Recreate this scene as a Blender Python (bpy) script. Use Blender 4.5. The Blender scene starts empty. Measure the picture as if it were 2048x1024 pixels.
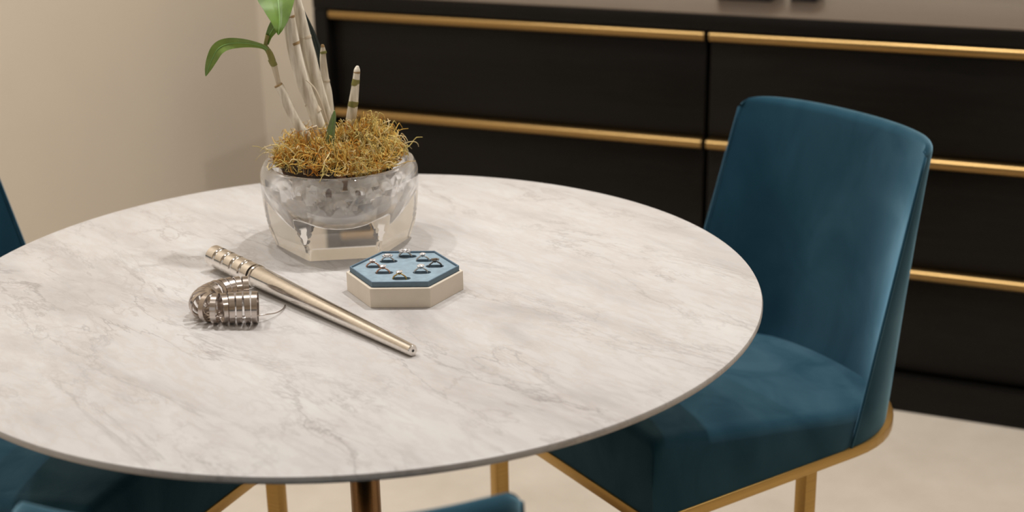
import bpy, bmesh, math, random
from mathutils import Vector, Matrix
random.seed(7)
S = bpy.context.scene
COL = S.collection
PI = math.pi

# ------------------------------------------------------------------ camera
CZ, PITCH, ROLL, FPX = 1.2891, 0.3359, -0.0185, 2844.0
_cp, _sp = math.cos(PITCH), math.sin(PITCH)
_r, _u = Vector((1, 0, 0)), Vector((0, _sp, _cp))
FW = Vector((0, _cp, -_sp))
RT = math.cos(ROLL) * _r + math.sin(ROLL) * _u
UP = -math.sin(ROLL) * _r + math.cos(ROLL) * _u
CAM = Vector((0, 0, CZ))
cd = bpy.data.cameras.new('camera')
cam = bpy.data.objects.new('camera', cd)
COL.objects.link(cam)
m3 = Matrix((RT, UP, -FW)).transposed()
cam.matrix_world = Matrix.Translation(CAM) @ m3.to_4x4()
cd.sensor_fit = 'HORIZONTAL'; cd.sensor_width = 36.0
cd.lens = 36.0 * FPX / 2048.0
cd.clip_start = 0.05
cd.dof.use_dof = True
cd.dof.focus_distance = 1.545
cd.dof.aperture_fstop = 4.5
cd.dof.aperture_blades = 0
S.camera = cam

# ------------------------------------------------------------------ exposure, world, lamps
S.view_settings.view_transform = 'Standard'
S.view_settings.look = 'None'
S.view_settings.gamma = 1.0
S.view_settings.use_curve_mapping = False
S.view_settings.exposure = -0.17
S.cycles.use_denoising = True
S.cycles.max_bounces = 14
S.cycles.transmission_bounces = 12
S.cycles.glossy_bounces = 6
S.cycles.diffuse_bounces = 4
S.cycles.sample_clamp_indirect = 6.0
S.cycles.blur_glossy = 0.4
W = bpy.data.worlds.new('world'); S.world = W
W.use_nodes = True
W.node_tree.nodes['Background'].inputs[0].default_value = (0.9, 0.85, 0.8, 1)
W.node_tree.nodes['Background'].inputs[1].default_value = 0.15

CEIL = 2.6
LAMP = (1.0, 0.972, 0.935)
# recessed ceiling downlights (x, y, watts); the two farthest left are added fill
DOWN_AND_FILL = [(0.85, 1.95, 11.0), (0.30, 1.90, 24.0), (-0.40, 1.85, 9.0),
              (0.78, 0.20, 3.5), (-1.02, 0.80, 7.0), (-0.95, 1.95, 16.0), (1.75, 1.05, 3.0)]
for x, y, p in DOWN_AND_FILL:
    ld = bpy.data.lights.new('downlight_or_fill', 'AREA')
    ld.shape = 'DISK'; ld.size = 0.06; ld.energy = p; ld.color = LAMP
    lo = bpy.data.objects.new('downlight_or_fill', ld); COL.objects.link(lo)
    lo.location = (x, y, CEIL - 0.03)
# added soft fill, in a made-up window opening in the wall behind the camera
ld = bpy.data.lights.new('soft_fill', 'AREA')
ld.shape = 'RECTANGLE'; ld.size = 1.5; ld.size_y = 1.3; ld.energy = 3.0; ld.color = (1.0, 0.97, 0.94)
FILL_LIGHT = bpy.data.objects.new('soft_fill', ld); COL.objects.link(FILL_LIGHT)

# ------------------------------------------------------------------ helpers
def ray(x, y):
    return FW + (x - 1024) / FPX * RT - (y - 512) / FPX * UP
def atz(x, y, z):
    d = ray(x, y); return CAM + d * ((z - CZ) / d.z)
def aty(x, y, wy):
    d = ray(x, y); return CAM + d * (wy / d.y)

def empty(name, loc=(0, 0, 0), rz=0.0):
    o = bpy.data.objects.new(name, None); COL.objects.link(o)
    o.empty_display_size = 0.05
    o.location = loc; o.rotation_euler = (0, 0, rz)
    return o
def tag(o, label=None, cat=None, group=None, kind=None):
    if label: o['label'] = label
    if cat: o['category'] = cat
    if group: o['group'] = group
    if kind: o['kind'] = kind
    return o
def mesh(name, verts, faces, mat, parent=None, smooth=None, mats=None, fmat=None):
    me = bpy.data.meshes.new(name)
    me.from_pydata([tuple(v) for v in verts], [], faces)
    for m in (mats or [mat]): me.materials.append(m)
    if fmat:
        for p, i in zip(me.polygons, fmat): p.material_index = i
    bm = bmesh.new(); bm.from_mesh(me)
    bmesh.ops.recalc_face_normals(bm, faces=bm.faces); bm.to_mesh(me); bm.free()
    if smooth is not None:
        for p in me.polygons: p.use_smooth = True
        if smooth < 179: me.set_sharp_from_angle(angle=math.radians(smooth))
    o = bpy.data.objects.new(name, me); COL.objects.link(o)
    if parent: o.parent = parent
    return o
def frombm(name, bm, mat, parent=None, smooth=None):
    bmesh.ops.recalc_face_normals(bm, faces=bm.faces)
    me = bpy.data.meshes.new(name); bm.to_mesh(me); bm.free()
    me.materials.append(mat)
    if smooth is not None:
        for p in me.polygons: p.use_smooth = True
        if smooth < 179: me.set_sharp_from_angle(angle=math.radians(smooth))
    o = bpy.data.objects.new(name, me); COL.objects.link(o)
    if parent: o.parent = parent
    return o
def box(name, lo, hi, mat, parent=None, bev=0.0, seg=2, M=None):
    bm = bmesh.new(); bmesh.ops.create_cube(bm, size=1)
    for v in bm.verts:
        v.co = Vector([lo[i] + (v.co[i] + 0.5) * (hi[i] - lo[i]) for i in range(3)])
    if bev: bmesh.ops.bevel(bm, geom=bm.edges[:], offset=bev, segments=seg, affect='EDGES', profile=0.5)
    if M is not None: bmesh.ops.transform(bm, matrix=M, verts=bm.verts)
    return frombm(name, bm, mat, parent, 40 if bev else None)
def lathe_data(prof, n=48, capA=True, capB=True):
    V, F = [], []
    for (r, z) in prof:
        for k in range(n):
            a = 2 * PI * k / n; V.append((r * math.cos(a), r * math.sin(a), z))
    for i in range(len(prof) - 1):
        for k in range(n):
            a, b = i * n + k, i * n + (k + 1) % n
            F.append((a, b, b + n, a + n))
    if capA: F.append(tuple(range(n)))
    if capB: F.append(tuple(reversed(range((len(prof) - 1) * n, len(prof) * n))))
    return V, F
def xf(V, M): return [M @ Vector(v) for v in V]
def frame_to(p0, p1):
    d = (p1 - p0).normalized()
    return Matrix.Translation(p0) @ d.to_track_quat('Z', 'Y').to_matrix().to_4x4()
def catmull(pts, n):
    out = []; P = [pts[0]] + list(pts) + [pts[-1]]
    for i in range(1, len(P) - 2):
        for k in range(n):
            t = k / n
            a, b, c, d = P[i - 1], P[i], P[i + 1], P[i + 2]
            out.append(tuple(0.5 * (2 * b[j] + (c[j] - a[j]) * t + (2 * a[j] - 5 * b[j] + 4 * c[j] - d[j]) * t * t
                                    + (-a[j] + 3 * b[j] - 3 * c[j] + d[j]) * t ** 3) for j in range(len(b))))
    out.append(tuple(pts[-1])); return out
def tube_data(pts, rad, n=10, closed=False, cap=True):
    P = [Vector(p[:3]) for p in pts]; V, F = [], []; N = len(P)
    ref = None
    for i in range(N):
        t = (P[(i + 1) % N] - P[i - 1]) if closed else (P[min(i + 1, N - 1)] - P[max(i - 1, 0)])
        t.normalize()
        if ref is None:
            ref = t.orthogonal().normalized()
        ref = (ref - t * ref.dot(t)); ref.normalize()
        b = t.cross(ref); r = rad[i] if isinstance(rad, (list, tuple)) else rad
        for k in range(n):
            a = 2 * PI * k / n
            V.append(P[i] + (ref * math.cos(a) + b * math.sin(a)) * r)
    for i in range(N if closed else N - 1):
        j = (i + 1) % N
        for k in range(n):
            F.append((i * n + k, i * n + (k + 1) % n, j * n + (k + 1) % n, j * n + k))
    if cap and not closed:
        F.append(tuple(reversed(range(n)))); F.append(tuple(range((N - 1) * n, N * n)))
    return V, F
def prism(name, poly, z0, z1, mat, parent=None, bev=0.0, smooth=40):
    bm = bmesh.new()
    vs = [bm.verts.new((x, y, z0)) for x, y in poly]
    f = bm.faces.new(vs)
    g = bmesh.ops.extrude_face_region(bm, geom=[f])
    for v in g['geom']:
        if isinstance(v, bmesh.types.BMVert): v.co.z = z1
    if bev:
        bmesh.ops.bevel(bm, geom=bm.edges[:], offset=bev, segments=2, affect='EDGES', profile=0.5)
    return frombm(name, bm, mat, parent, smooth)

# ------------------------------------------------------------------ materials
def newmat(name):
    m = bpy.data.materials.new(name); m.use_nodes = True
    nt = m.node_tree; b = nt.nodes['Principled BSDF']
    return m, nt, b
def nd(nt, t, **kw):
    n = nt.nodes.new(t)
    for k, v in kw.items():
        if k in n.inputs.keys() if hasattr(n.inputs, 'keys') else False: n.inputs[k].default_value = v
        else: setattr(n, k, v)
    return n
def c4(c): return (c[0], c[1], c[2], 1.0)
def ramp(nt, fac, stops):
    r = nt.nodes.new('ShaderNodeValToRGB')
    while len(r.color_ramp.elements) < len(stops): r.color_ramp.elements.new(0.5)
    for e, (p, c) in zip(r.color_ramp.elements, stops):
        e.position = p; e.color = c4(c) if len(c) == 3 else c
    nt.links.new(fac, r.inputs[0]); return r
def noise(nt, vec, scale, detail=4, rough=0.55, dist=0.0):
    n = nt.nodes.new('ShaderNodeTexNoise')
    n.inputs['Scale'].default_value = scale; n.inputs['Detail'].default_value = detail
    n.inputs['Roughness'].default_value = rough; n.inputs['Distortion'].default_value = dist
    if vec is not None: nt.links.new(vec, n.inputs['Vector'])
    return n
def coords(nt, scale=(1, 1, 1), rot=(0, 0, 0), kind='Object'):
    t = nt.nodes.new('ShaderNodeTexCoord'); mp = nt.nodes.new('ShaderNodeMapping')
    mp.inputs['Scale'].default_value = scale; mp.inputs['Rotation'].default_value = rot
    nt.links.new(t.outputs[kind], mp.inputs['Vector']); return mp.outputs[0]
def bump(nt, b, h, strength, dist):
    n = nt.nodes.new('ShaderNodeBump'); n.inputs['Strength'].default_value = strength
    n.inputs['Distance'].default_value = dist
    nt.links.new(h, n.inputs['Height']); nt.links.new(n.outputs[0], b.inputs['Normal'])
def mix(nt, f, a, b_):
    n = nt.nodes.new('ShaderNodeMix'); n.data_type = 'RGBA'
    for k, v in ((0, f), (6, a), (7, b_)):
        if hasattr(v, 'links'): nt.links.new(v, n.inputs[k])
        elif k == 0: n.inputs[0].default_value = v
        else: n.inputs[k].default_value = c4(v)
    return n.outputs[2]
def simple(name, col, rough=0.5, metal=0.0, var=0.0, vscale=20, spec=0.5, bstr=0.0, bscale=200, bdist=0.001, stretch=(1, 1, 1), **kw):
    m, nt, b = newmat(name)
    b.inputs['Roughness'].default_value = rough; b.inputs['Metallic'].default_value = metal
    b.inputs['Specular IOR Level'].default_value = spec
    v = coords(nt, stretch)
    n = noise(nt, v, vscale, 4)
    lo = [c * (1 - var) for c in col]; hi = [min(1, c * (1 + var)) for c in col]
    r = ramp(nt, n.outputs[0], [(0.3, lo), (0.7, hi)])
    nt.links.new(r.outputs[0], b.inputs['Base Color'])
    if bstr:
        bump(nt, b, noise(nt, v, bscale, 3).outputs[0], bstr, bdist)
    for k, val in kw.items(): b.inputs[k.replace('_', ' ')].default_value = val
    return m

def mat_marble():
    m, nt, b = newmat('carrara_marble')
    L = nt.links
    base = coords(nt, (1, 1, 1), (0, 0, math.radians(48)))
    mp = nt.nodes.new('ShaderNodeMapping'); mp.inputs['Scale'].default_value = (0.34, 1.0, 1.0)
    L.new(base, mp.inputs[0])
    def vein(scale, width, dist, detail, seed):
        mq = nt.nodes.new('ShaderNodeMapping'); mq.inputs['Location'].default_value = (seed, seed * 1.7, 0)
        L.new(mp.outputs[0], mq.inputs[0])
        n = noise(nt, mq.outputs[0], scale, detail, 0.62, dist)
        s = nt.nodes.new('ShaderNodeMath'); s.operation = 'SUBTRACT'; L.new(n.outputs[0], s.inputs[0]); s.inputs[1].default_value = 0.5
        a = nt.nodes.new('ShaderNodeMath'); a.operation = 'ABSOLUTE'; L.new(s.outputs[0], a.inputs[0])
        r = ramp(nt, a.outputs[0], [(0.0, (1, 1, 1)), (width, (0, 0, 0))])
        return r.outputs[0]
    cloud = noise(nt, mp.outputs[0], 9.0, 9, 0.66, 0.3)
    c1 = ramp(nt, cloud.outputs[0], [(0.34, (0.37, 0.352, 0.348)), (0.5, (0.495, 0.478, 0.472)), (0.66, (0.535, 0.527, 0.52))])
    patch = ramp(nt, noise(nt, mp.outputs[0], 8.0, 3, 0.5, 0.2).outputs[0], [(0.40, (0, 0, 0)), (0.66, (1, 1, 1))])
    def mul(x, y):
        q = nt.nodes.new('ShaderNodeMath'); q.operation = 'MULTIPLY'; L.new(x, q.inputs[0])
        if hasattr(y, 'links'): L.new(y, q.inputs[1])
        else: q.inputs[1].default_value = y
        return q.outputs[0]
    v1 = mul(mul(vein(8.0, 0.012, 0.5, 12, 0.0), patch.outputs[0]), 1.0)
    v2 = mul(vein(21.0, 0.022, 0.45, 12, 5.3), mul(patch.outputs[0], 0.85))
    v3 = mul(vein(48.0, 0.07, 0.3, 8, 9.1), 0.34)
    col = mix(nt, v3, c1.outputs[0], (0.42, 0.38, 0.36))
    col = mix(nt, v2, col, (0.36, 0.33, 0.32))
    col = mix(nt, v1, col, (0.27, 0.25, 0.245))
    white = ramp(nt, noise(nt, mp.outputs[0], 26.0, 4, 0.5, 0.5).outputs[0], [(0.62, (0, 0, 0)), (0.78, (1, 1, 1))])
    col = mix(nt, mul(white.outputs[0], 0.4), col, (0.60, 0.593, 0.585))
    L.new(col, b.inputs['Base Color'])
    b.inputs['Roughness'].default_value = 0.32
    b.inputs['Specular IOR Level'].default_value = 0.35
    return m
def mat_velvet():
    m, nt, b = newmat('teal_velvet')
    L = nt.links
    v = coords(nt, (1, 1, 0.6))
    n1 = noise(nt, v, 11.0, 3, 0.55, 0.6)
    n2 = noise(nt, v, 600.0, 2)
    c = ramp(nt, n1.outputs[0], [(0.30, (0.005, 0.029, 0.050)), (0.7, (0.010, 0.048, 0.078))])
    c2 = mix(nt, 0.12, c.outputs[0], (0.010, 0.042, 0.066))
    L.new(c2, b.inputs['Base Color'])
    b.inputs['Roughness'].default_value = 0.85
    b.inputs['Specular IOR Level'].default_value = 0.1
    b.inputs['Sheen Weight'].default_value = 1.0
    b.inputs['Sheen Roughness'].default_value = 0.42
    sr = ramp(nt, n1.outputs[0], [(0.3, (0.19, 0.41, 0.57)), (0.7, (0.44, 0.76, 0.96))])
    L.new(sr.outputs[0], b.inputs['Sheen Tint'])
    bump(nt, b, n2.outputs[0], 0.25, 0.0006)
    return m
def mat_wood():
    m, nt, b = newmat('dark_stained_oak')
    v = coords(nt, (2.0, 30, 30))
    n = noise(nt, v, 3.0, 6, 0.6, 0.4)
    c = ramp(nt, n.outputs[0], [(0.3, (0.0028, 0.0024, 0.0019)), (0.7, (0.0060, 0.0049, 0.0040))])
    nt.links.new(c.outputs[0], b.inputs['Base Color'])
    b.inputs['Roughness'].default_value = 0.40
    b.inputs['Specular IOR Level'].default_value = 0.2
    bump(nt, b, n.outputs[0], 0.12, 0.001)
    return m
def mat_reflect_top():
    m, nt, b = newmat('oak_top_reflect_tone')
    v = coords(nt, (2.0, 30, 30))
    n = noise(nt, v, 3.0, 6, 0.6, 0.4)
    c = ramp(nt, n.outputs[0], [(0.3, (0.075, 0.054, 0.038)), (0.7, (0.10, 0.074, 0.055))])  # brown base stands in for the wall's reflection on the dark top
    nt.links.new(c.outputs[0], b.inputs['Base Color'])
    b.inputs['Roughness'].default_value = 0.28
    b.inputs['Specular IOR Level'].default_value = 0.6
    return m
def mat_brass(name, col, rough):
    m, nt, b = newmat(name)
    v = coords(nt, (1, 60, 60))
    n = noise(nt, v, 6.0, 3)
    c = ramp(nt, n.outputs[0], [(0.3, [x * 0.88 for x in col]), (0.7, col)])
    nt.links.new(c.outputs[0], b.inputs['Base Color'])
    b.inputs['Metallic'].default_value = 1.0; b.inputs['Roughness'].default_value = rough
    return m
def mat_glass(name, rough=0.0, ior=1.5, col=(1, 1, 1), clear=0.0):
    m, nt, b = newmat(name)
    b.inputs['Base Color'].default_value = c4(col)
    b.inputs['Transmission Weight'].default_value = 1.0
    b.inputs['Roughness'].default_value = rough; b.inputs['IOR'].default_value = ior
    if clear:                                     # fresnel reflection over a part-refracted, part-straight transmission
        tr = nt.nodes.new('ShaderNodeBsdfTransparent'); mx = nt.nodes.new('ShaderNodeMixShader')
        gl = nt.nodes.new('ShaderNodeBsdfGlossy'); gl.inputs['Roughness'].default_value = 0.01
        fr = nt.nodes.new('ShaderNodeFresnel'); fr.inputs[0].default_value = ior
        ge = nt.nodes.new('ShaderNodeNewGeometry'); of = nt.nodes.new('ShaderNodeMath'); of.operation = 'SUBTRACT'; of.inputs[0].default_value = 1.0
        fm = nt.nodes.new('ShaderNodeMath'); fm.operation = 'MULTIPLY'
        nt.links.new(ge.outputs['Backfacing'], of.inputs[1]); nt.links.new(of.outputs[0], fm.inputs[0]); nt.links.new(fr.outputs[0], fm.inputs[1])
        m2 = nt.nodes.new('ShaderNodeMixShader')
        mx.inputs[0].default_value = clear
        nt.links.new(b.outputs[0], mx.inputs[1]); nt.links.new(tr.outputs[0], mx.inputs[2])
        nt.links.new(fm.outputs[0], m2.inputs[0]); nt.links.new(mx.outputs[0], m2.inputs[1]); nt.links.new(gl.outputs[0], m2.inputs[2])
        nt.links.new(m2.outputs[0], nt.nodes['Material Output'].inputs['Surface'])
    return m
def mat_carpet():
    m, nt, b = newmat('beige_carpet')
    v = coords(nt, (1, 1, 1))
    n1 = noise(nt, v, 9.0, 4, 0.6)
    n2 = noise(nt, v, 420.0, 3, 0.7)
    c = ramp(nt, n1.outputs[0], [(0.3, (0.64, 0.56, 0.46)), (0.7, (0.71, 0.63, 0.53))])
    c2 = mix(nt, 0.22, c.outputs[0], n2.outputs[1])
    hs = nt.nodes.new('ShaderNodeHueSaturation'); hs.inputs['Saturation'].default_value = 0.9
    nt.links.new(c.outputs[0], hs.inputs['Color']); nt.links.new(hs.outputs[0], b.inputs['Base Color'])
    b.inputs['Roughness'].default_value = 0.95
    b.inputs['Specular IOR Level'].default_value = 0.1
    bump(nt, b, n2.outputs[0], 0.6, 0.004)
    return m
def mat_cane(name, lo, hi, trans=0.0):
    m, nt, b = newmat(name)
    v = coords(nt, (160, 160, 12))
    n = noise(nt, v, 1.0, 4, 0.6)
    c = ramp(nt, n.outputs[0], [(0.3, lo), (0.65, hi)])
    nt.links.new(c.outputs[0], b.inputs['Base Color'])
    b.inputs['Roughness'].default_value = 0.45
    b.inputs['Subsurface Weight'].default_value = 0.0
    bump(nt, b, n.outputs[0], 0.3, 0.0006)
    return m

M = dict(
    topreflect=mat_reflect_top(),
    marble=mat_marble(), velvet=mat_velvet(), wood=mat_wood(), carpet=mat_carpet(),
    brass=mat_brass('brushed_brass', (0.42, 0.272, 0.108), 0.34),
    chairgold=mat_brass('satin_gold_frame', (0.56, 0.36, 0.125), 0.36),
    bronze=mat_brass('dark_bronze', (0.26, 0.15, 0.07), 0.28),
    steel=mat_brass('polished_nickel', (0.82, 0.78, 0.73), 0.18),
    gauge=mat_brass('gauge_steel', (0.58, 0.52, 0.48), 0.2),
    holeshade=simple('hole_shade_tone', (0.02, 0.018, 0.016), 0.6),
    wall=simple('beige_wall_paint', (0.70, 0.62, 0.515), 0.75, var=0.02, vscale=3, spec=0.2, bstr=0.05, bscale=300),
    ceiling=simple('white_ceiling_paint', (0.80, 0.77, 0.73), 0.85, var=0.02, vscale=4, spec=0.2),
    sill=simple('white_trim_paint', (0.75, 0.72, 0.68), 0.5, var=0.02),
    cream=simple('cream_leatherette', (0.68, 0.61, 0.515), 0.55, var=0.03, vscale=60, bstr=0.1, bscale=1500, bdist=0.0002, spec=0.3),
    bvelvet=simple('dusty_blue_velvet', (0.20, 0.29, 0.36), 0.9, var=0.18, vscale=110, bstr=0.3, bscale=2500, bdist=0.0003, spec=0.1, Sheen_Weight=0.5, Sheen_Roughness=0.5),
    bedge=simple('slate_blue_edging', (0.13, 0.19, 0.245), 0.75, var=0.06, vscale=200, spec=0.2),
    glass=mat_glass('crystal_glass', 0.0, 1.5, (0.99, 0.995, 0.99), 0.15),
    diamond=simple('diamond', (0.92, 0.92, 0.95), 0.04, var=0.02, spec=1.0, Transmission_Weight=0.45, IOR=2.2, Coat_Weight=1.0),
    smoky=mat_glass('smoky_stone', 0.0, 1.9, (0.75, 0.66, 0.6)),
    white_gold=mat_brass('white_gold', (0.72, 0.70, 0.68), 0.15),
    rose_gold=mat_brass('rose_gold', (0.80, 0.44, 0.30), 0.18),
    yellow_gold=mat_brass('yellow_gold', (0.82, 0.55, 0.20), 0.18),
    dark_metal=mat_brass('dark_metal', (0.22, 0.20, 0.19), 0.2),
    cane=mat_cane('papery_cane', (0.42, 0.36, 0.27), (0.84, 0.79, 0.69)),
    cane2=mat_cane('tan_cane', (0.46, 0.37, 0.27), (0.62, 0.54, 0.42)),
    node=mat_cane('green_node', (0.13, 0.13, 0.025), (0.24, 0.22, 0.06)),
    brownnode=mat_cane('brown_node', (0.22, 0.13, 0.05), (0.36, 0.25, 0.12)),
    leaf=simple('fresh_leaf', (0.09, 0.17, 0.016), 0.35, var=0.25, vscale=60, spec=0.5),
    leafpale=simple('pale_leaf', (0.17, 0.265, 0.05), 0.4, var=0.25, vscale=50, spec=0.5),
    leafdark=simple('dark_leaf', (0.008, 0.022, 0.022), 0.4, var=0.2, vscale=50),
    rib=simple('leaf_rib', (0.20, 0.36, 0.10), 0.4, var=0.1),
    sprout=simple('green_sprout', (0.17, 0.24, 0.10), 0.45, var=0.3, vscale=60),
    moss1=simple('golden_moss', (0.58, 0.36, 0.08), 0.8, var=0.35, vscale=90, spec=0.2),
    moss2=simple('yellow_green_moss', (0.54, 0.43, 0.15), 0.8, var=0.35, vscale=90, spec=0.2),
    moss3=simple('orange_moss', (0.45, 0.19, 0.025), 0.8, var=0.3, vscale=90, spec=0.2),
    moss4=simple('straw_moss', (0.68, 0.55, 0.30), 0.8, var=0.3, vscale=90, spec=0.2),
    soil=simple('dark_bark_mix', (0.035, 0.020, 0.010), 0.9, var=0.6, vscale=70, bstr=0.8, bscale=120, bdist=0.004),
    bark=simple('bark', (0.20, 0.095, 0.04), 0.8, var=0.6, vscale=60, bstr=0.6, bscale=150, bdist=0.002),
    blackbox=simple('black_lacquer', (0.008, 0.008, 0.010), 0.35, var=0.2),
    browntin=simple('dark_brown_leather', (0.03, 0.014, 0.010), 0.5, var=0.2),
)

# ------------------------------------------------------------------ the room
DX, DY, DYAW = 0.7886, 2.6752, -0.4113

RM = Matrix.Translation((DX, DY, 0)) @ Matrix.Rotation(DYAW, 4, 'Z')      # room axes: x along dresser, y away from the viewer
X0, X1, Y0, Y1 = -1.80, 2.7, -4.3, 0.47
def room_box(name, lo, hi, mat):
    o = box(name, lo, hi, mat, None); o.matrix_world = RM
    tag(o, kind='structure'); return o
room_box('floor', (X0, Y0, -0.06), (X1, Y1, 0.0), M['carpet'])
room_box('ceiling', (X0, Y0, CEIL), (X1, Y1, CEIL + 0.06), M['ceiling'])
room_box('wall_back', (X0 - 0.1, Y1, -0.06), (X1 + 0.1, Y1 + 0.1, CEIL + 0.06), M['wall'])
room_box('wall_left', (X0 - 0.1, Y0, -0.06), (X0, Y1, CEIL + 0.06), M['wall'])
room_box('wall_right', (X1, Y0, -0.06), (X1 + 0.1, Y1, CEIL + 0.06), M['wall'])
# front wall (behind the viewer) with a made-up window opening for the fill
wx0, wx1, wz0, wz1 = -1.2, 0.4, 0.9, 2.3
V, F = [], []
def quadbox(lo, hi):
    b0 = len(V)
    for x in (lo[0], hi[0]):
        for y in (lo[1], hi[1]):
            for z in (lo[2], hi[2]): V.append((x, y, z))
    for f in ((0, 1, 3, 2), (4, 6, 7, 5), (0, 4, 5, 1), (2, 3, 7, 6), (0, 2, 6, 4), (1, 5, 7, 3)):
        F.append(tuple(b0 + i for i in f))
quadbox((X0 - 0.1, Y0 - 0.1, -0.06), (wx0, Y0, CEIL + 0.06)); quadbox((wx1, Y0 - 0.1, -0.06), (X1 + 0.1, Y0, CEIL + 0.06))
quadbox((wx0, Y0 - 0.1, -0.06), (wx1, Y0, wz0)); quadbox((wx0, Y0 - 0.1, wz1), (wx1, Y0, CEIL + 0.06))
wf = mesh('wall_front', V, F, M['wall']); wf.matrix_world = RM; tag(wf, kind='structure')
V, F = [], []
quadbox((wx0, Y0 - 0.08, wz0), (wx0 + 0.05, Y0 + 0.01, wz1)); quadbox((wx1 - 0.05, Y0 - 0.08, wz0), (wx1, Y0 + 0.01, wz1))
quadbox((wx0 + 0.05, Y0 - 0.08, wz0), (wx1 - 0.05, Y0 + 0.01, wz0 + 0.05)); quadbox((wx0 + 0.05, Y0 - 0.08, wz1 - 0.05), (wx1 - 0.05, Y0 + 0.01, wz1))
wn = mesh('added_window_1', V, F, M['sill']); wn.matrix_world = RM; tag(wn, kind='structure')  # made-up frame around the added fill light
FILL_LIGHT.matrix_world = RM @ Matrix.Translation(((wx0 + wx1) / 2, Y0 + 0.03, (wz0 + wz1) / 2)) @ Matrix.Rotation(PI / 2, 4, 'X')

# ------------------------------------------------------------------ dresser
dr = empty('dresser', (DX, DY, 0), DYAW)
tag(dr, 'long black-brown wooden dresser with full-width brass drawer pulls, against the wall', 'dresser')
DL, DR, DT, DD = -1.339, 0.49, 0.803, 0.455
box('top_panel', (DL, 0, DT - 0.035), (DR, DD, DT - 0.003), M['wood'], dr, 0.001)
box('top_reflection_skin', (DL, 0, DT - 0.0028), (DR, DD, DT), M['topreflect'], dr, 0.001)  # added thin layer carrying the painted wall reflection
box('side_panel', (DL, 0, 0), (DL + 0.034, DD, DT - 0.036), M['wood'], dr, 0.002)
box('side_panel', (DR - 0.034, 0, 0), (DR, DD, DT - 0.036), M['wood'], dr, 0.002)
box('plinth', (DL + 0.035, 0, 0), (DR - 0.035, DD, 0.076), M['wood'], dr, 0.003)
box('carcass', (DL + 0.035, 0.075, 0.077), (DR - 0.035, DD, DT - 0.036), M['wood'], dr)
HZ = [0.755, 0.531, 0.299]
cols = [(DL + 0.038, -0.430), (-0.421, DR - 0.038)]
for (a, b_) in cols:
    for i, hz in enumerate(HZ):
        z1 = hz + 0.008; z0 = (HZ[i + 1] + 0.014) if i < 2 else 0.084
        d = box('drawer', (a, 0.022, z0), (b_, 0.074, z1), M['wood'], dr, 0.0015)
        # brass edge pull: rounded-nose profile swept along the drawer top
        prof = [(0.024, 0.0105), (0.006, 0.0105), (0.001, 0.007), (-0.001, 0.001), (0.002, -0.006), (0.007, -0.0105), (0.012, -0.0105), (0.013, -0.003), (0.024, -0.001)]
        V = [(x, y, hz + z) for x in (a + 0.001, b_ - 0.001) for (y, z) in prof]
        n = len(prof)
        F = [(k, (k + 1) % n, n + (k + 1) % n, n + k) for k in range(n)] + [tuple(range(n)), tuple(range(n, 2 * n))]
        tag(mesh('handle', V, F, M['brass'], d, 50), 'brushed brass edge pull')

# things standing on the dresser top
def on_dresser(px0, px1, py, depth, h, name, label, mat, lidmat):
    p0, p1 = atz(px0, py, DT), atz(px1, py, DT)
    inv = RM.inverted(); a, b_ = inv @ p0, inv @ p1
    w = b_.x - a.x; t = empty(name, RM @ Vector((a.x + w / 2, b_.y + depth / 2, DT)), DYAW)
    tag(t, label, 'box', 'dark boxes on the dresser top')
    box('body', (-w / 2, -depth / 2, 0.0), (w / 2, depth / 2, h * 0.7), mat, t, 0.002)
    box('lid', (-w / 2 - 0.002, -depth / 2 - 0.002, h * 0.7 + 0.0005), (w / 2 + 0.002, depth / 2 + 0.002, h), lidmat, t, 0.002)
on_dresser(1425, 1541, 4.5, 0.14, 0.10, 'storage_box', 'wide black box at the top edge, on the dresser', M['blackbox'], M['blackbox'])
on_dresser(1577, 1632, 5.0, 0.10, 0.07, 'storage_box', 'small dark box right of the wide black box on the dresser', M['blackbox'], M['browntin'])

# ------------------------------------------------------------------ table
TX, TY, TZ, TR = -0.1772, 1.4866, 0.74, 0.45
tb = empty('bistro_table', (TX, TY, 0))
tag(tb, 'round white marble table with thin edge on a bronze pedestal', 'table')
prof = [(0.0, TZ), (TR * 0.5, TZ), (TR - 0.004, TZ), (TR - 0.0012, TZ - 0.0008), (TR, TZ - 0.003), (TR, TZ - 0.0055), (TR - 0.002, TZ - 0.008), (TR - 0.03, TZ - 0.014), (TR - 0.10, TZ - 0.019), (0.0, TZ - 0.019)]
V, F = lathe_data(prof[1:-1], 160)
mesh('tabletop', V, F, M['marble'], tb, 35)
V, F = lathe_data([(0.11, TZ - 0.0305), (0.11, TZ - 0.0195)], 48); mesh('mounting_plate', V, F, M['bronze'], tb, 35)
V, F = lathe_data([(0.0175, 0.02), (0.0175, TZ - 0.031)], 32); mesh('pedestal', V, F, M['bronze'], tb, 35)
V, F = lathe_data([(0.19, 0.0), (0.19, 0.006), (0.186, 0.010), (0.03, 0.016), (0.022, 0.022)], 64); mesh('base', V, F, M['bronze'], tb, 35)

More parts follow.
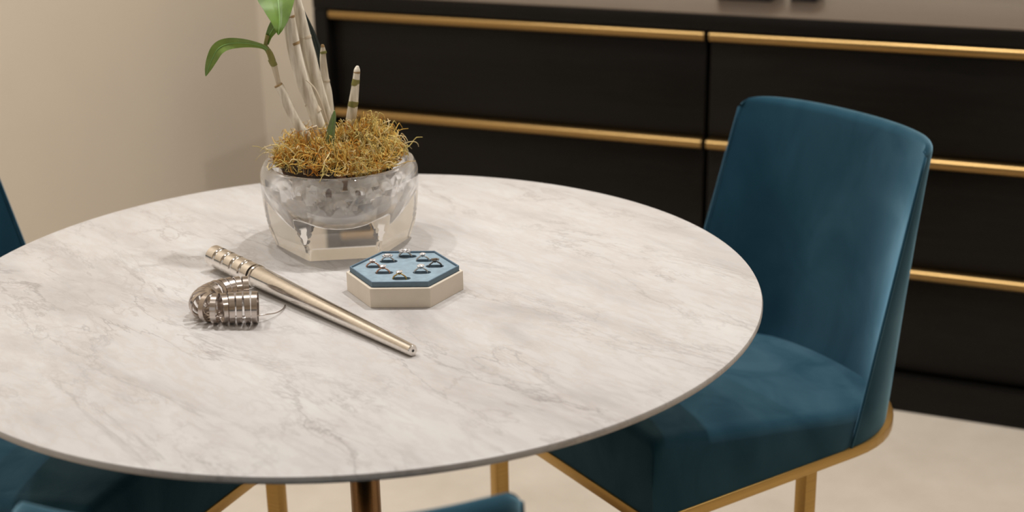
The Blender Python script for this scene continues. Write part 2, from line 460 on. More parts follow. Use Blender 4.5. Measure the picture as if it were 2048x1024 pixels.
# ------------------------------------------------------------------ chairs
CW, ZF = 0.385, 0.40
def sgnpow(v, e): return abs(v) ** e
def chair_outline(n=28, off=0.0):
    a, hw, cx = 0.18, CW / 2, 0.35
    pts = [(-off, CW + off), (-off, -off)]
    for k in range(n + 1):
        t = -PI / 2 + PI * k / n
        c, s_ = math.cos(t), math.sin(t)
        pts.append((cx + (a + off) * c ** 0.92 if c > 1e-6 else cx, hw + (hw + off) * s_))
    return pts
def back_section(z, s):
    """inner / outer depth of the backrest at height z, s in -1..1 across"""
    q = min(1.0, max(0.0, (z - 0.449) / 0.356)); qq = max(0.0, (z - 0.40) / 0.405)
    xs = 0.356 + (z - 0.449) * 0.298
    bi = 0.118 + (0.040 - 0.118) * q
    bo = 0.178 + (0.068 - 0.178) * min(1, qq)
    xi = xs + bi * (1 - abs(s) ** (3.3 - 0.8 * q))
    xo = xs + bo * max(0.0, 1 - abs(s) ** 2.1) ** 0.5
    return xi, max(xo, xi + 0.0)
def make_chair():
    root = empty('dining_chair')
    # base frame
    prism('seat_frame', chair_outline(off=0.002), ZF - 0.016, ZF, M['chairgold'], root, 0.0012)
    for (x, y) in ((0.012, 0.012), (0.012, CW - 0.012), (0.272, 0.012), (0.272, CW - 0.012)):
        box('leg', (x - 0.010, y - 0.010, 0.0), (x + 0.010, y + 0.010, ZF - 0.0165), M['chairgold'], root, 0.0008)
    # seat cushion
    xs = [0, .0015, .004, .008, .013, .02] + [0.02 + i * 0.022 for i in range(1, 21)]
    ys0 = [0, .0015, .004, .008, .013, .02]
    ys = ys0 + [0.02 + (CW - 0.04) * i / 14 for i in range(1, 14)] + [CW - y for y in reversed(ys0)]
    def drop(d, r): return 0 if d >= r else r - math.sqrt(max(0, r * r - (r - d) ** 2))
    def zt(x, y):
        u = y / CW
        crown = 0.016 * (4 * u * (1 - u)) ** 0.8 * min(1, x / 0.05 + 0.3)
        return 0.507 - 0.168 * x + crown - drop(min(y, CW - y), 0.013) - drop(x, 0.013)
    V, F = [], []; nx, ny = len(xs), len(ys)
    for x in xs:
        q = 1.0 if x < 0.34 else math.sqrt(max(0.0, 1 - ((x - 0.34) / 0.178) ** 2)) - 0.02
        for y in ys: V.append((x, CW / 2 + (y - CW / 2) * q, zt(x, y)))
    for i in range(nx - 1):
        for j in range(ny - 1): F.append((i * ny + j, i * ny + j + 1, (i + 1) * ny + j + 1, (i + 1) * ny + j))
    loop = [j for j in range(ny)] + [i * ny + ny - 1 for i in range(1, nx)] + [(nx - 1) * ny + j for j in range(ny - 2, -1, -1)] + [i * ny for i in range(nx - 2, 0, -1)]
    prev = loop
    for lv in (0.5, 0.0):
        b0 = len(V)
        for k in loop:
            x, y, z = V[k]; bul = 0.003 * lv
            V.append((x - (bul if x == 0 else 0), y, ZF + 0.0005 + (z - ZF) * lv))
        cur = list(range(b0, b0 + len(loop)))
        for k in range(len(loop)):
            F.append((prev[k], prev[(k + 1) % len(loop)], cur[(k + 1) % len(loop)], cur[k]))
        prev = cur
    F.append(tuple(prev))
    mesh('seat', V, F, M['velvet'], root, 60)
    # backrest
    Ns, Nt = 41, 26
    ss = [math.sin(PI / 2 * (-1 + 2 * i / (Ns - 1))) for i in range(Ns)]
    ring = [(s, 0) for s in ss] + [(s, 1) for s in reversed(ss[1:-1])]
    V, F = [], []
    def hw(z): return CW / 2 - 0.012 * min(1, max(0, (z - 0.45) / 0.36))
    def pt(s, side, t, a=0.0):
        top = 0.792 - 0.006 * abs(s) ** 14
        z = ZF + 0.0005 + (top - ZF) * t
        xi, xo = back_section(z, s)
        x = xi if side == 0 else xo
        h_ = hw(z)
        if a > 0:
            xm = (xi + xo) / 2; th = (xo - xi) / 2
            x = xm + (x - xm) * math.cos(a); z += min(0.012, 0.005 + th) * math.sin(a)
            h_ -= 0.006 * (1 - math.cos(a))
        return (x, CW / 2 + s * h_, z)
    rows = [(i / Nt, 0.0) for i in range(Nt + 1)] + [(1.0, a) for a in (0.3, 0.6, 0.9, 1.2, 1.45)]
    for (t, a) in rows:
        for (s, side) in ring: V.append(pt(s, side, t, a))
    n = len(ring)
    for i in range(len(rows) - 1):
        for k in range(n): F.append((i * n + k, i * n + (k + 1) % n, (i + 1) * n + (k + 1) % n, (i + 1) * n + k))
    b0 = (len(rows) - 1) * n
    for k in range(Ns - 1):                       # close the top strip
        i0, i1 = b0 + k, b0 + k + 1
        o0 = b0 + (2 * Ns - 2 - k) % n if k > 0 else i0
        o1 = b0 + (2 * Ns - 2 - k - 1) % n if k + 1 < Ns - 1 else i1
        f = []
        for q in (i0, i1, o1, o0):
            if q not in f: f.append(q)
        if len(f) >= 3: F.append(tuple(f))
    bk = mesh('backrest', V, F, M['velvet'], root, 55)
    for s in (-1, 1):
        P = [pt(s, 0, t) for t in [i / 20 for i in range(21)]]
        V, F = tube_data(P, 0.0022, 8); mesh('piping', V, F, M['velvet'], bk, 179)
    return root
def children_of(o): return [c for c in bpy.data.objects if c.parent is o]
def copy_tree(o, parent=None):
    c = o.copy(); COL.objects.link(c)
    if parent: c.parent = parent
    for ch in children_of(o): copy_tree(ch, c)
    return c
def place(o, p, yaw): o.location = p; o.rotation_euler = (0, 0, yaw)
ch1 = make_chair(); CG = 'blue velvet chairs around the table'
ch2 = copy_tree(ch1); ch3 = copy_tree(ch1)
place(ch1, (0.1677, 1.546, 0), math.radians(32.81))
tag(ch1, 'teal velvet chair with gold frame right of the table, facing it', 'chair', CG)
yawL = math.radians(155.1); e1 = Vector((math.cos(yawL), math.sin(yawL), 0)); e2 = Vector((-e1.y, e1.x, 0))
place(ch2, Vector((-0.3320, 1.7510, 0)) - 0.012 * (e1 + e2), yawL)
tag(ch2, 'teal velvet chair cut off by the left edge, its seat in shadow under the table', 'chair', CG)
place(ch3, (-0.3705, 1.36, 0), -PI / 2)
tag(ch3, 'nearest teal velvet chair, only the top of its back at the bottom edge', 'chair', CG)

# ------------------------------------------------------------------ crystal bowl
BX, BY = -0.2045, 1.640
bw = empty('crystal_bowl', (BX, BY, TZ + 0.0006))
tag(bw, 'thick faceted clear crystal bowl planted with an orchid, on the marble table', 'bowl')
def make_bowl():
    """round crystal body with six flat facets cut into its lower sides, hollowed by a smooth bowl"""
    V, F = [], []
    a0 = math.radians(-90 + 6.8)                      # one facet faces the viewer
    N, NZ, n = 180, 34, 6
    HB = 0.1005
    def r_round(z):
        u = z / HB
        return 0.0845 + 0.0095 * math.sin(min(1.0, u * 1.15) * PI / 2) - 0.005 * max(0, (u - 0.86) / 0.14) ** 2
    def r_cut(a, z):
        k = round((a - a0) / (2 * PI / n)); da = a - a0 - k * 2 * PI / n
        return (0.0705 + 0.30 * z) / math.cos(da)
    prev = None
    for i in range(NZ + 1):
        z = HB * i / NZ; b0 = len(V)
        for k in range(N):
            a = a0 + 2 * PI * (k + 0.5) / N
            r = min(r_round(z), r_cut(a, z))
            V.append((r * math.cos(a), r * math.sin(a), z))
        if prev is None: F.append(tuple(range(b0, b0 + N)))
        else:
            for k in range(N): F.append((prev + k, prev + (k + 1) % N, b0 + (k + 1) % N, b0 + k))
        prev = b0
    prof = [(0.0865, 0.1018), (0.0840, 0.1022), (0.0815, 0.1014), (0.0800, 0.0995)]
    for i in range(1, 17):
        t = PI / 2 * i / 16; prof.append((0.0795 * math.cos(t), 0.099 - 0.066 * math.sin(t)))
    for q, (r, z) in enumerate(prof[:-1]):
        b0 = len(V)
        for k in range(N):
            a = a0 + 2 * PI * (k + 0.5) / N
            rr = r * (1 + (0.022 * math.sin(14 * a + q * 0.9) * math.sin(q * 1.3) if 5 < q < 18 else 0))   # cut dimples
            V.append((rr * math.cos(a), rr * math.sin(a), z))
        for k in range(N): F.append((prev + k, prev + (k + 1) % N, b0 + (k + 1) % N, b0 + k))
        prev = b0
    V.append((0, 0, 0.033)); c = len(V) - 1
    for k in range(N): F.append((prev + k, prev + (k + 1) % N, c))
    return mesh('glass_body', V, F, M['glass'], bw, 16)
make_bowl()

# moss mound, bark chips and growing medium
def mound_h(r, a):
    b = 0.007 * math.sin(2 * a + 0.4) + 0.005 * math.sin(3 * a + 1.2)
    x, y = r * math.cos(a), r * math.sin(a)
    lump = 0.012 * math.exp(-((x - 0.045) ** 2 + (y - 0.02) ** 2) / 0.0006) + 0.008 * math.exp(-((x + 0.04) ** 2 + (y - 0.02) ** 2) / 0.0006)
    q = max(0.0, 1 - (r / 0.088) ** 2)
    return 0.092 + (0.034 + b) * q ** 0.7 + lump * min(1, q * 2)
V, F = [], []
nr, na = 10, 36
def soil_r(i): return 0.0715 * i / nr
V.append((0, 0, mound_h(0, 0) - 0.008))
for i in range(1, nr + 1):
    for k in range(na):
        a = 2 * PI * k / na; r = soil_r(i) * (1 + 0.02 * math.sin(5 * a))
        V.append((r * math.cos(a), r * math.sin(a), mound_h(r, a) - 0.008 + random.uniform(-0.003, 0.002)))
for k in range(na): F.append((0, 1 + k, 1 + (k + 1) % na))
for i in range(nr - 1):
    for k in range(na):
        a, b_ = 1 + i * na + k, 1 + i * na + (k + 1) % na; F.append((a, a + na, b_ + na, b_))
# underside of the root ball
prev = 1 + (nr - 1) * na
for (r, z) in ((0.064, 0.0865), (0.050, 0.081), (0.036, 0.076), (0.015, 0.073)):
    b0 = len(V)
    for k in range(na):
        a = 2 * PI * k / na; V.append((r * math.cos(a) * random.uniform(.95, 1.03), r * math.sin(a) * random.uniform(.95, 1.03), z + random.uniform(-.002, .002)))
    for k in range(na): F.append((prev + k, b0 + k, b0 + (k + 1) % na, prev + (k + 1) % na))
    prev = b0
F.append(tuple(range(prev, prev + na)))
moss = empty('sphagnum_moss', (BX, BY, TZ))
tag(moss, 'mound of curly golden dried moss filling the crystal bowl', 'moss')
mesh('root_ball', V, F, M['soil'], moss, 179)
mv, mf, mm = [], [], []
def strand(p, heading, pitch, length, rad, curl, mi, seg=8, lift=0.03, rmax=0.2):
    P = []; q = Vector(p); h, pt_ = heading, pitch
    ch, cp_ = random.uniform(-curl, curl), random.uniform(-curl, curl) * 0.7
    for i in range(seg + 1):
        P.append(q.copy())
        d = Vector((math.cos(h) * math.cos(pt_), math.sin(h) * math.cos(pt_), math.sin(pt_)))
        q = q + d * (length / seg)
        h += ch + random.uniform(-0.3, 0.3); pt_ += cp_ + random.uniform(-0.25, 0.25)
        pt_ -= 0.10; pt_ = max(-0.8, min(1.1, pt_)); q.z = min(q.z, mound_h(min(math.hypot(q.x, q.y), 0.088), math.atan2(q.y, q.x)) + lift)
        rr = math.hypot(q.x, q.y)
        if rr > rmax: q.x *= rmax / rr; q.y *= rmax / rr; rr = rmax; h = math.atan2(-q.y, -q.x) + random.uniform(-1.2, 1.2)
        # stay on the mound, never inside the glass wall
        zmin = mound_h(min(rr, 0.088), math.atan2(q.y, q.x)) - 0.006 if rr < 0.071 else 0.103 + rad
        if rr > 0.094: zmin = q.z
        if q.z < zmin: q.z = zmin; pt_ = abs(pt_) * 0.5
    V, F = tube_data(P, [rad * (1 - 0.6 * i / seg) for i in range(seg + 1)], 4)
    b0 = len(mv); mv.extend(V)
    for f in F: mf.append(tuple(b0 + k for k in f)); mm.append(mi)
for i in range(3600):
    r = 0.074 * math.sqrt(random.random()); a = random.uniform(0, 2 * PI)
    if r > 0.056 and -2.6 < a - 2 * PI * (a > PI) < -1.2 and random.random() < 0.75: continue   # thin at the front left, bark shows
    z = mound_h(r, a) - 0.006 + random.uniform(0, 0.007)
    x, y = r * math.cos(a), r * math.sin(a)
    # greener on the right, more orange towards the front
    w = [3.0, 2.4 + 40 * max(0, x), 1.2 + 22 * max(0, -y), 0.9]
    mi = random.choices(range(4), w)[0]
    strand((x, y, z), random.uniform(0, 2 * PI), random.uniform(-0.4, 0.45), random.uniform(0.018, 0.046), random.uniform(0.0003, 0.00085), 1.0, mi, 12, random.choice((0.006, 0.010, 0.014, 0.02)), 0.0775 if y < 0 else 0.083)
for i in range(130):                                                    # loose strands sticking out
    a = random.uniform(0, 2 * PI); r = random.uniform(0.045, 0.078)
    strand((r * math.cos(a), r * math.sin(a), mound_h(r, a) + 0.002), a + random.uniform(-.6, .6), random.uniform(0.0, 0.9), random.uniform(0.02, 0.04), 0.0007, 0.35, random.choice([1, 3, 0]))
ms = mesh('moss_strands', mv, mf, None, moss, 179, mats=[M['moss1'], M['moss2'], M['moss3'], M['moss4']], fmat=mm)
tag(ms, kind='stuff')
# soil collar left open at the front of the rim
barkm = []
for v in range(3):
    bm = bmesh.new(); bmesh.ops.create_icosphere(bm, subdivisions=2, radius=1)
    for w in bm.verts: w.co = Vector((w.co.x * 1.3, w.co.y * 0.9, w.co.z * 0.7)) * random.uniform(0.8, 1.12)
    o = frombm('bark_chip', bm, M['bark'], None, None); barkm.append(o.data); bpy.data.objects.remove(o)
k = 0
for (cnt, rr, zz) in ((7, 0.040, 0.0735), (4, 0.020, 0.064)):
    for i in range(cnt):
        a = 2 * PI * (i + 0.37 * k) / cnt
        o = bpy.data.objects.new('bark_chip', barkm[k % 3]); COL.objects.link(o)
        o.location = (BX + rr * math.cos(a), BY + rr * math.sin(a), TZ + zz)
        o.rotation_euler = (random.uniform(0, 3), random.uniform(0, 3), random.uniform(0, 3)); s = random.uniform(0.008, 0.0105); o.scale = (s, s, s)
        tag(o, 'brown bark chip inside the crystal bowl, below the moss', 'bark chip', 'bark chips in the bowl'); k += 1

for (ang, rr, zz, s) in ((-150, 0.060, 0.0985, 0.0085), (-133, 0.063, 0.0965, 0.0090), (-116, 0.062, 0.0960, 0.0095), (-100, 0.064, 0.0955, 0.0080), (-84, 0.064, 0.0955, 0.0085), (-68, 0.064, 0.0950, 0.0075)):
    o = bpy.data.objects.new('bark_chip', barkm[k % 3]); COL.objects.link(o); k += 1
    o.location = (BX + rr * math.cos(math.radians(ang)), BY + rr * math.sin(math.radians(ang)), TZ + zz)
    o.rotation_euler = (random.uniform(0, 3), random.uniform(0, 3), random.uniform(0, 3)); o.scale = (s, s, s)
    tag(o, 'brown bark chip showing between moss and the front rim of the bowl', 'bark chip', 'bark chips at the front rim')

# ------------------------------------------------------------------ orchid
orc = empty('dendrobium_orchid', (BX, BY, TZ + 0.09))
tag(orc, 'orchid with pale papery canes and green leaves growing from the moss', 'orchid')
ORI = Vector((BX, BY, TZ + 0.09))
def P(x, y, dy=0.0):                                                   # image point -> plant plane
    return aty(x, y, BY + dy) - ORI
MPX = 1.72 / FPX                                                       # metres per image pixel at the plant
def cane(pts, mat, dy, name='cane', n=14, node_at=(), label=None):
    C = catmull([(x, y, w) for (x, y, w) in pts], 6)
    P3 = [P(x, y, dy) for (x, y, w) in C]; R = [w * 0.5 * MPX for (x, y, w) in C]
    V, F = tube_data(P3, R, n)
    o = mesh(name, V, F, mat, orc, 50)
    if label: o['label'] = label
    for (x0, y0, w0, x1, y1, w1, m2) in node_at:
        V, F = tube_data([P(x0, y0, dy), P((x0 + x1) / 2, (y0 + y1) / 2, dy), P(x1, y1, dy)], [w0 * .5 * MPX, (w0 + w1) * .25 * MPX * 1.03, w1 * .5 * MPX], n)
        mesh('node_band', V, F, m2, o, 50)
    return o
# left cane with the two green leaves
cane([(632, 292, 15), (618, 275, 15), (600, 255, 18), (588, 236, 20), (575, 208, 19), (566, 186, 17), (558, 172, 18)], M['cane'], -0.012,
     node_at=[(560, 176, 16, 556, 169, 17, M['brownnode'])])
cane([(559, 175, 9), (554, 155, 10), (549, 135, 12), (546, 126, 13)], M['cane2'], -0.012,
     node_at=[(549, 132, 13, 542, 118, 13.5, M['node'])])
cane([(545, 122, 13), (540, 108, 12), (534, 98, 10), (531, 91, 8), (533, 80, 8), (536, 70, 9)], M['node'], -0.012, name='stem_tip')
# thick middle canes
cane([(648, 282, 20), (640, 255, 24), (625, 215, 25), (606, 165, 25), (592, 115, 26), (584, 75, 26), (578, 40, 24), (572, 0, 22), (566, -40, 20)], M['cane'], 0.0,
     node_at=[(634, 225, 21, 618, 204, 23, M['cane2']), (588, 90, 25.5, 585, 82, 25.5, M['brownnode']), (578, 36, 23, 577, 31, 23, M['brownnode'])])
cane([(667, 280, 16), (660, 250, 20), (645, 205, 23), (629, 150, 25), (617, 105, 26), (607, 65, 25), (598, 25, 22), (592, 0, 20), (582, -50, 18)], M['cane'], 0.014,
     node_at=[(633, 163, 24, 631, 158, 24, M['cane2']), (611, 78, 25, 609, 72, 25, M['cane2'])])
# thin dry sheath strips beside them
cane([(662, 272, 4), (655, 245, 5), (640, 200, 5), (628, 175, 4), (612, 160, 3)], M['cane2'], -0.014, name='dry_sheath', n=6)
cane([(636, 284, 9), (632, 262, 9), (630, 254, 10)], M['cane2'], -0.02, name='cane_stub')
cane([(634, 252, 5), (622, 256, 4), (610, 262, 3)], M['cane2'], -0.022, name='dry_sheath', n=6)
# short cane with a cut tip
cane([(660, 285, 19), (660, 255, 22), (656, 215, 23), (653, 185, 22), (650, 165, 19), (648, 140, 15), (646, 118, 13), (646, 100, 10), (645, 91, 5)], M['cane'], 0.022,
     node_at=[(647, 107, 13, 646, 102, 12, M['node']), (650, 163, 19.5, 650, 159, 18.5, M['cane2']), (645.5, 94, 8, 645, 89, 5, M['brownnode'])])
cane([(697, 272, 16), (700, 250, 19), (704, 225, 20), (708, 195, 18), (711, 170, 15), (713, 150, 13), (714, 140, 12), (715, 132, 5)], M['cane'], 0.02,
     node_at=[(705, 213, 20, 708, 201, 19, M['node']), (710, 171, 15.5, 712.5, 158, 14.5, M['node']), (713.5, 146, 13, 714, 142, 12.5, M['brownnode'])], label='banded cut cane')
# leaves: strips bent along a spine, folded at the midrib, real thickness
def leaf(spine, name, mat, dy0, fold=0.25, thick=0.0009, side=None, ribmat=None):
    C = catmull(spine, 8); V, F = [], []; rib = []
    N = len(C); nw = 7
    Q = [P(c[0], c[1], dy0 + c[3]) for c in C]
    for i in range(N):
        t = (Q[min(i + 1, N - 1)] - Q[max(i - 1, 0)]).normalized()
        view = (CAM - (ORI + Q[i])).normalized()
        roll = C[i][4]
        w = t.cross(view).normalized(); nrm = w.cross(t).normalized()
        w2 = w * math.cos(roll) + nrm * math.sin(roll); n2 = -w * math.sin(roll) + nrm * math.cos(roll)
        hwid = C[i][2] * 0.5 * MPX
        for lay in (0, 1):
            for k in range(nw):
                u = -1 + 2 * k / (nw - 1)
                V.append(Q[i] + w2 * (u * hwid) + n2 * (fold * abs(u) * hwid - lay * thick * (1 - 0.7 * abs(u))))
        rib.append(Q[i] + n2 * 0.0002)
    st = 2 * nw
    for i in range(N - 1):
        for lay in (0, 1):
            for k in range(nw - 1):
                a = i * st + lay * nw + k; f = (a, a + 1, a + 1 + st, a + st); F.append(f if lay == 0 else f[::-1])
        for k in (0, nw - 1):
            a = i * st + k; F.append((a, a + st, a + st + nw, a + nw))
    for i in (0, N - 1):
        for k in range(nw - 1): a = i * st + k; F.append((a, a + 1, a + 1 + nw, a + nw))
    o = mesh(name, V, F, mat, orc, 70)
    V, F = tube_data(rib, 0.0006, 6); mesh('midrib', V, F, ribmat or M['rib'], o, 179)
    return o
# (x, y, width px, depth offset, roll)
leaf([(540, 112, 8, 0, 0.2), (532, 97, 9, -0.003, 0.3), (515, 90, 11, -0.006, 0.3), (485, 86, 17, -0.012, 0.2), (455, 88, 22, -0.018, 0.0), (436, 98, 24, -0.022, -0.1), (424, 118, 20, -0.024, 0.0), (416, 138, 12, -0.024, 0.1), (411.5, 152, 2, -0.024, 0.1)], 'leaf', M['leafpale'], -0.012, 0.22)
leaf([(533, 88, 9, 0, 0.1), (538, 72, 13, 0, 0.2), (546, 58, 19, -0.002, 0.2), (556, 42, 22, -0.004, 0.2), (566, 22, 22, -0.004, 0.2), (575, 0, 16, -0.002, 0.1), (584, -22, 3, 0, 0)], 'leaf', M['leaf'], -0.012, 0.35)
leaf([(556.5, 70, 2, -0.03, 0.15), (558, 58, 17, -0.028, 0.15), (559, 40, 37, -0.022, 0.15), (558, 20, 56, -0.014, 0.15), (556, 0, 74, -0.004, 0.15), (553, -30, 88, 0.01, 0.15), (549, -60, 70, 0.02, 0.15), (546, -85, 20, 0.03, 0.1)], 'leaf', M['leaf'], -0.012, 0.30)
leaf([(668, 222, 5, 0.02, 0.4), (655, 170, 11, 0.016, 0.4), (642, 115, 14, 0.012, 0.4), (625, 65, 11, 0.008, 0.4), (611, 32, 7, 0.004, 0.4), (600, 6, 2, 0, 0.4)], 'leaf', M['leafdark'], 0.03, 0.3, ribmat=M['leafdark'])
leaf([(656, 312, 18, 0, 0.2), (659, 285, 19, 0.002, 0.2), (664, 255, 15, 0.003, 0.2), (668, 232, 9, 0.004, 0.2), (669, 221, 2, 0.004, 0.2)], 'leaf', M['sprout'], -0.030, 0.4)

# ------------------------------------------------------------------ ring mandrel
A0 = Vector((-0.3432, 1.5487, TZ + 0.0157)); A1 = Vector((-0.0983, 1.2803, TZ + 0.0060))
LEN = (A1 - A0).length
MM = frame_to(A0, A1)
md = empty('ring_mandrel', (A0.x, A0.y, TZ)); OFF = Matrix.Translation((-A0.x, -A0.y, -TZ))
tag(md, 'long tapered steel ring mandrel with grooved handle lying on the marble', 'ring mandrel')
hl = 0.088
prof = [(0.0, 0.0), (0.0105, 0.0), (0.0125, 0.0015)]
bw_ = hl / 5
for k in range(5):
    z0 = k * bw_
    prof += [(0.0128, z0 + 0.002 if k == 0 else z0 + 0.0028), (0.0128, z0 + bw_ - 0.0028)]
    if k < 4:
        for j in range(1, 6):
            t = PI * j / 6
            prof.append((0.0128 - 0.0026 * math.sin(t), z0 + bw_ - 0.0028 + 0.0056 * j / 6))
V, F = lathe_data(prof[1:], 48); mesh('handle', xf(V, OFF @ MM), F, M['steel'], md, 30)
V, F = lathe_data([(0.0112, hl + 0.0002), (0.0128, hl + 0.0007), (0.0132, hl + 0.002), (0.0128, hl + 0.0036), (0.0118, hl + 0.0042)], 48); mesh('collar', xf(V, OFF @ MM), F, M['steel'], md, 30)
V, F = lathe_data([(0.0119, hl + 0.0044), (0.0122, hl + 0.006), (0.0058, LEN - 0.001), (0.0051, LEN), (0.0015, LEN)], 56); mesh('tapered_shaft', xf(V, OFF @ MM), F, M['steel'], md, 30)
V, F = lathe_data([(0.0015, LEN - 0.0005), (0.0015, LEN + 0.0002)], 16); mesh('end_shade_plug', xf(V, OFF @ MM), F, M['holeshade'], md, 30)  # solid dark plug; its colour paints the shade inside a drilled end

# ------------------------------------------------------------------ ring sizer gauges on a wire
path = [(-0.2870, 1.4420), (-0.3020, 1.4385), (-0.3165, 1.4270), (-0.3245, 1.4090), (-0.3235, 1.3900), (-0.3110, 1.3790), (-0.2960, 1.3780), (-0.2800, 1.3775), (-0.2655, 1.3770)]
fine = catmull(path, 40)
cum = [0.0]
for i in range(1, len(fine)): cum.append(cum[-1] + math.dist(fine[i], fine[i - 1]))
def at_len(s):
    for i in range(1, len(fine)):
        if cum[i] >= s:
            t = (s - cum[i - 1]) / (cum[i] - cum[i - 1]); a, b_ = fine[i - 1], fine[i]
            return (a[0] + (b_[0] - a[0]) * t, a[1] + (b_[1] - a[1]) * t), math.atan2(b_[1] - a[1], b_[0] - a[0])
    return fine[-1], 0.0
gz = empty('ring_sizer_gauges', (-0.295, 1.405, TZ))
tag(gz, 'bunch of flat steel ring sizing bands threaded on a wire beside the mandrel', 'ring sizer')
def hoop(r, w, th, n=40):
    V, F = [], []
    pr = [(r, -w / 2), (r, w / 2), (r - th, w / 2), (r - th, -w / 2)]
    for k in range(n):
        a = 2 * PI * k / n
        for (q, x) in pr: V.append((x, q * math.cos(a), q * math.sin(a)))
    for k in range(n):
        for j in range(4):
            a, b_ = k * 4 + j, k * 4 + (j + 1) % 4; c, d = ((k + 1) % n) * 4 + (j + 1) % 4, ((k + 1) % n) * 4 + j
            F.append((a, b_, c, d))
    return V, F
NG = 17; smax = cum[-1]
wirepts = []
for i in range(NG):
    t = i / (NG - 1)
    s = 0.002 + (smax - 0.004) * (t if t < 0.7 else 0.7 + (t - 0.7) * 1.0)
    (x, y), ang = at_len(s)
    r = 0.0135 + 0.0032 * t
    V, F = hoop(r, 0.0058, 0.0012)
    o = mesh('sizing_band', V, F, M['gauge'], gz, 35)
    lean = random.uniform(-0.2, 0.2) + (0.22 if i > 10 else 0)
    o.location = (x + 0.295, y - 1.405, r + 0.0006)
    o.rotation_euler = (0, random.uniform(-0.05, 0.05), ang + lean)
    wirepts.append((x + 0.295, y - 1.405, 0.0065 + 0.001 * t))
wirepts += [(x + 0.295, y - 1.405, z) for (x, y, z) in ((-0.2580, 1.3820, 0.007), (-0.2500, 1.3930, 0.004), (-0.2450, 1.4080, 0.0020), (-0.2440, 1.4230, 0.0012))]
V, F = tube_data(catmull(wirepts, 5), 0.0007, 8, closed=False)
mesh('wire_loop', V, F, M['gauge'], gz, 179)

# ------------------------------------------------------------------ hexagonal ring box
HX, HY, HYAW = -0.1180, 1.4655, math.radians(-1.5)
rb = empty('ring_box', (HX, HY, TZ), HYAW)
tag(rb, 'hexagonal cream ring box with raised blue velvet insert, on the marble table', 'ring box')
def hexa(r): return [(r * math.cos(PI * k / 3), r * math.sin(PI * k / 3) * 0.965) for k in range(6)]
V, F = [], []
for (r, z) in ((0.0636, 0.0), (0.0640, 0.0005), (0.0640, 0.0216), (0.0634, 0.0222), (0.0606, 0.0222), (0.0606, 0.004)):
    V += [(x, y, z) for x, y in hexa(r)]
for i in range(5):
    for k in range(6): F.append((i * 6 + k, i * 6 + (k + 1) % 6, (i + 1) * 6 + (k + 1) % 6, (i + 1) * 6 + k))
F += [tuple(range(6)), tuple(range(30, 36))]
mesh('tray', V, F, M['cream'], rb)
IT = 0.0262
slots = [(0.0005, 0.0375), (-0.0195, 0.0215), (-0.0320, 0.0040), (-0.0205, -0.0155), (0.0000, -0.0340), (0.0205, -0.0155), (0.0330, 0.0040), (0.0205, 0.0230)]
def slot_poly(cx, cy, hl_=0.0102, hwd=0.0046, n=5):
    pts = []
    for k in range(n + 1):
        a = -PI / 2 + PI * k / n; pts.append((cx + hl_ - hwd + hwd * math.cos(a), cy + hwd * math.sin(a)))
    for k in range(n + 1):
        a = PI / 2 + PI * k / n; pts.append((cx - hl_ + hwd + hwd * math.cos(a), cy + hwd * math.sin(a)))
    return pts
def make_insert():
    bm = bmesh.new()
    outer = [bm.verts.new((x, y, IT)) for x, y in hexa(0.0582)]
    edges = [bm.edges.new((outer[k], outer[(k + 1) % 6])) for k in range(6)]
    loops = []
    for (cx, cy) in slots:
        vs = [bm.verts.new((x, y, IT)) for x, y in slot_poly(cx, cy)]
        loops.append(vs); edges += [bm.edges.new((vs[k], vs[(k + 1) % len(vs)])) for k in range(len(vs))]
    bmesh.ops.triangle_fill(bm, edges=edges, use_beauty=True, normal=(0, 0, 1))
    bad = []                                                           # keep the slot openings open
    for f in bm.faces:
        c = f.calc_center_median()
        for (cx, cy), vs in zip(slots, loops):
            if all(v in vs for v in f.verts): bad.append(f); break
    bmesh.ops.delete(bm, geom=bad, context='FACES_ONLY')
    for vs in loops:
        low = [bm.verts.new((v.co.x, v.co.y, IT - 0.014)) for v in vs]
        n = len(vs)
        for k in range(n): bm.faces.new((vs[k], vs[(k + 1) % n], low[(k + 1) % n], low[k]))
        bm.faces.new(low)
    return frombm('velvet_pad', bm, M['bvelvet'], rb, None)
make_insert()
V, F = [], []
for (r, z) in ((0.0600, 0.0223), (0.0600, 0.0280), (0.0596, 0.0284), (0.0588, 0.0284), (0.0583, 0.0279), (0.0583, 0.0223)):
    V += [(x, y, z) for x, y in hexa(r)]
for i in range(6):
    for k in range(6):
        a, b_ = i * 6 + k, i * 6 + (k + 1) % 6; j = (i + 1) % 6
        F.append((a, b_, j * 6 + (k + 1) % 6, j * 6 + k))
mesh('insert_rim', V, F, M['bedge'], rb)

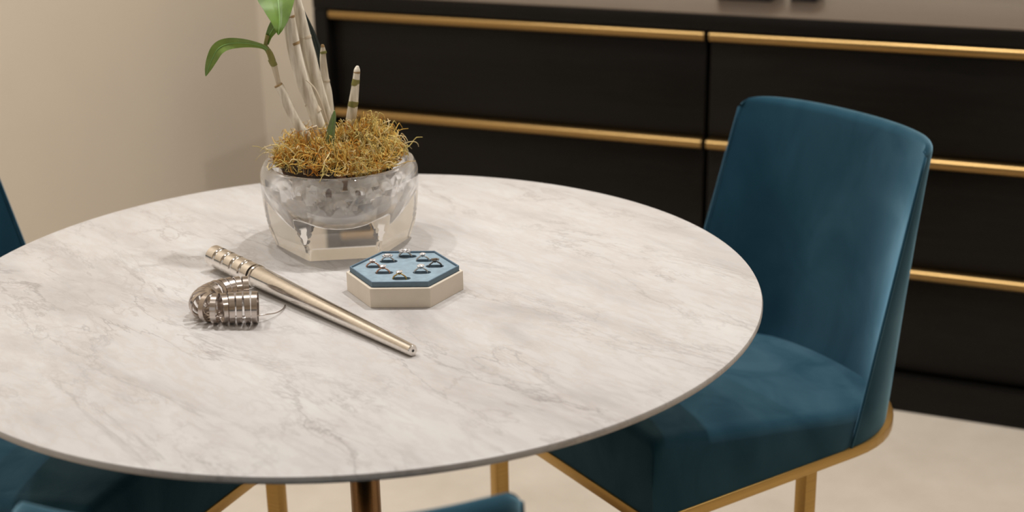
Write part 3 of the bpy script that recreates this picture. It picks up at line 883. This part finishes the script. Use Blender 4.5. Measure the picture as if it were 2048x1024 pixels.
# ------------------------------------------------------------------ the eight rings
def gem(r, n=8, table=0.55, crown=0.30, pav=0.55, sx=1.0, sy=1.0):
    V, F = [], []
    for k in range(n): a = 2 * PI * k / n; V.append((table * r * math.cos(a) * sx, table * r * math.sin(a) * sy, crown * r))
    for k in range(n): a = 2 * PI * (k + .5) / n; V.append((r * math.cos(a) * sx, r * math.sin(a) * sy, 0.0))
    V.append((0, 0, -pav * r))
    F.append(tuple(range(n)))
    for k in range(n):
        k1 = (k + 1) % n
        F.append((k, n + k, k1)); F.append((k1, n + k, n + k1)); F.append((n + k, 2 * n, n + k1))
    return V, F
RR = 0.0082
def jewel_ring(i, metal, stone, label, style, yaw=0.0, dx=0.0):
    sx, sy = slots[i]
    loc = Matrix.Translation((HX, HY, TZ)) @ Matrix.Rotation(HYAW, 4, 'Z') @ Vector((sx + dx, sy, IT - 0.0012))
    t = empty('finger_ring', loc, HYAW + yaw)
    tag(t, label, 'ring', 'rings in the hexagonal box')
    # band: an upright loop, only its upper arc clears the slot; shoulders taper up to the head
    zc = 0.0010; hgt = 0.0056
    pts = []
    for k in range(25):
        a = math.radians(-28 + 236 * k / 24)
        q = max(0, math.sin(a))
        pts.append((RR * 0.86 * math.cos(a) * (1 - 0.32 * q ** 2), 0.0, zc + hgt * math.sin(a) * (1.0 if a > 0 and a < PI else 0.9)))
    V, F = tube_data(pts, [0.00062 + 0.0003 * abs(math.cos(math.radians(-28 + 236 * k / 24))) for k in range(25)], 8)
    band = mesh('band', V, F, metal, t, 60)
    top = zc + hgt
    V, F = lathe_data([(0.0007, top - 0.0012), (0.0015, top), (0.0021, top + 0.0013)], 10); mesh('setting', V, F, metal, t, 40)
    sr = {'round': 0.0036, 'halo': 0.0034, 'emerald': 0.0042, 'cluster': 0.0030, 'oval': 0.0034}[style]
    if i == 5: sr = 0.0044
    kw = dict(sx=1.25, sy=0.9, n=8) if style in ('emerald',) else (dict(sx=1.15) if style == 'oval' else {})
    V, F = gem(sr, **kw); o = mesh('stone', V, F, stone, t); o.location = (0, 0, top + 0.0024)
    for k in range(4):
        a = PI / 4 + PI / 2 * k
        q = sr * (1.12 if style != 'emerald' else 1.2)
        V, F = tube_data([(0.0012 * math.cos(a), 0.0012 * math.sin(a), top - 0.0004), (q * math.cos(a), q * math.sin(a), top + 0.0021), (q * 0.88 * math.cos(a), q * 0.88 * math.sin(a), top + 0.0027)], 0.00032, 6)
        mesh('prong', V, F, metal, t, 60)
    if style in ('halo', 'cluster'):
        cnt, hr, gr = (12, 0.0048, 0.0012) if style == 'halo' else (8, 0.0054, 0.0020)
        me = None
        for k in range(cnt):
            a = 2 * PI * k / cnt
            if me is None:
                V, F = gem(gr, 6); o = mesh('side_stone', V, F, M['diamond'], t); me = o.data
            else:
                o = bpy.data.objects.new('side_stone', me); COL.objects.link(o); o.parent = t
            o.location = (hr * math.cos(a), hr * math.sin(a) * 0.9, top + 0.0016)
        V, F = lathe_data([(0.0024, top + 0.0008), (hr + gr, top + 0.0008), (hr + gr, top + 0.0014), (0.0024, top + 0.0014)], 24, False, False)
        mesh('halo_plate', V, F, metal, t, 40)
    if style in ('round', 'oval'):
        for s in (-1, 1):
            V, F = gem(0.0011, 6); o = mesh('side_stone', V, F, M['diamond'], t); o.location = (s * 0.0043, 0, top - 0.0008); o.rotation_euler = (0, s * 0.7, 0)
    return t
D = M['diamond']
jewel_ring(0, M['white_gold'], D, 'silver ring with a wide cluster of clear stones, farthest back in the box', 'cluster', dx=-0.003)
jewel_ring(1, M['white_gold'], D, 'silver ring with a round halo of stones, back left in the box', 'halo', dx=-0.001)
jewel_ring(2, M['rose_gold'], D, 'rose gold ring at the left corner of the velvet insert', 'oval', dx=-0.003)
jewel_ring(3, M['rose_gold'], D, 'coppery rose gold ring, between the leftmost ring and the frontmost gold ring', 'round', dx=-0.001)
jewel_ring(4, M['yellow_gold'], D, 'yellow gold ring with a small clear stone, frontmost in the box', 'round', dx=-0.002)
jewel_ring(5, M['white_gold'], D, 'silver ring with a large round bright stone, front right in the box', 'round', dx=-0.001)
jewel_ring(6, M['dark_metal'], M['smoky'], 'dark ring with a rectangular smoky stone at the right corner of the insert', 'emerald', 0.25, dx=0.0005)
jewel_ring(7, M['white_gold'], D, 'silver ring with a single pale stone, back right in the box', 'oval', dx=-0.002)
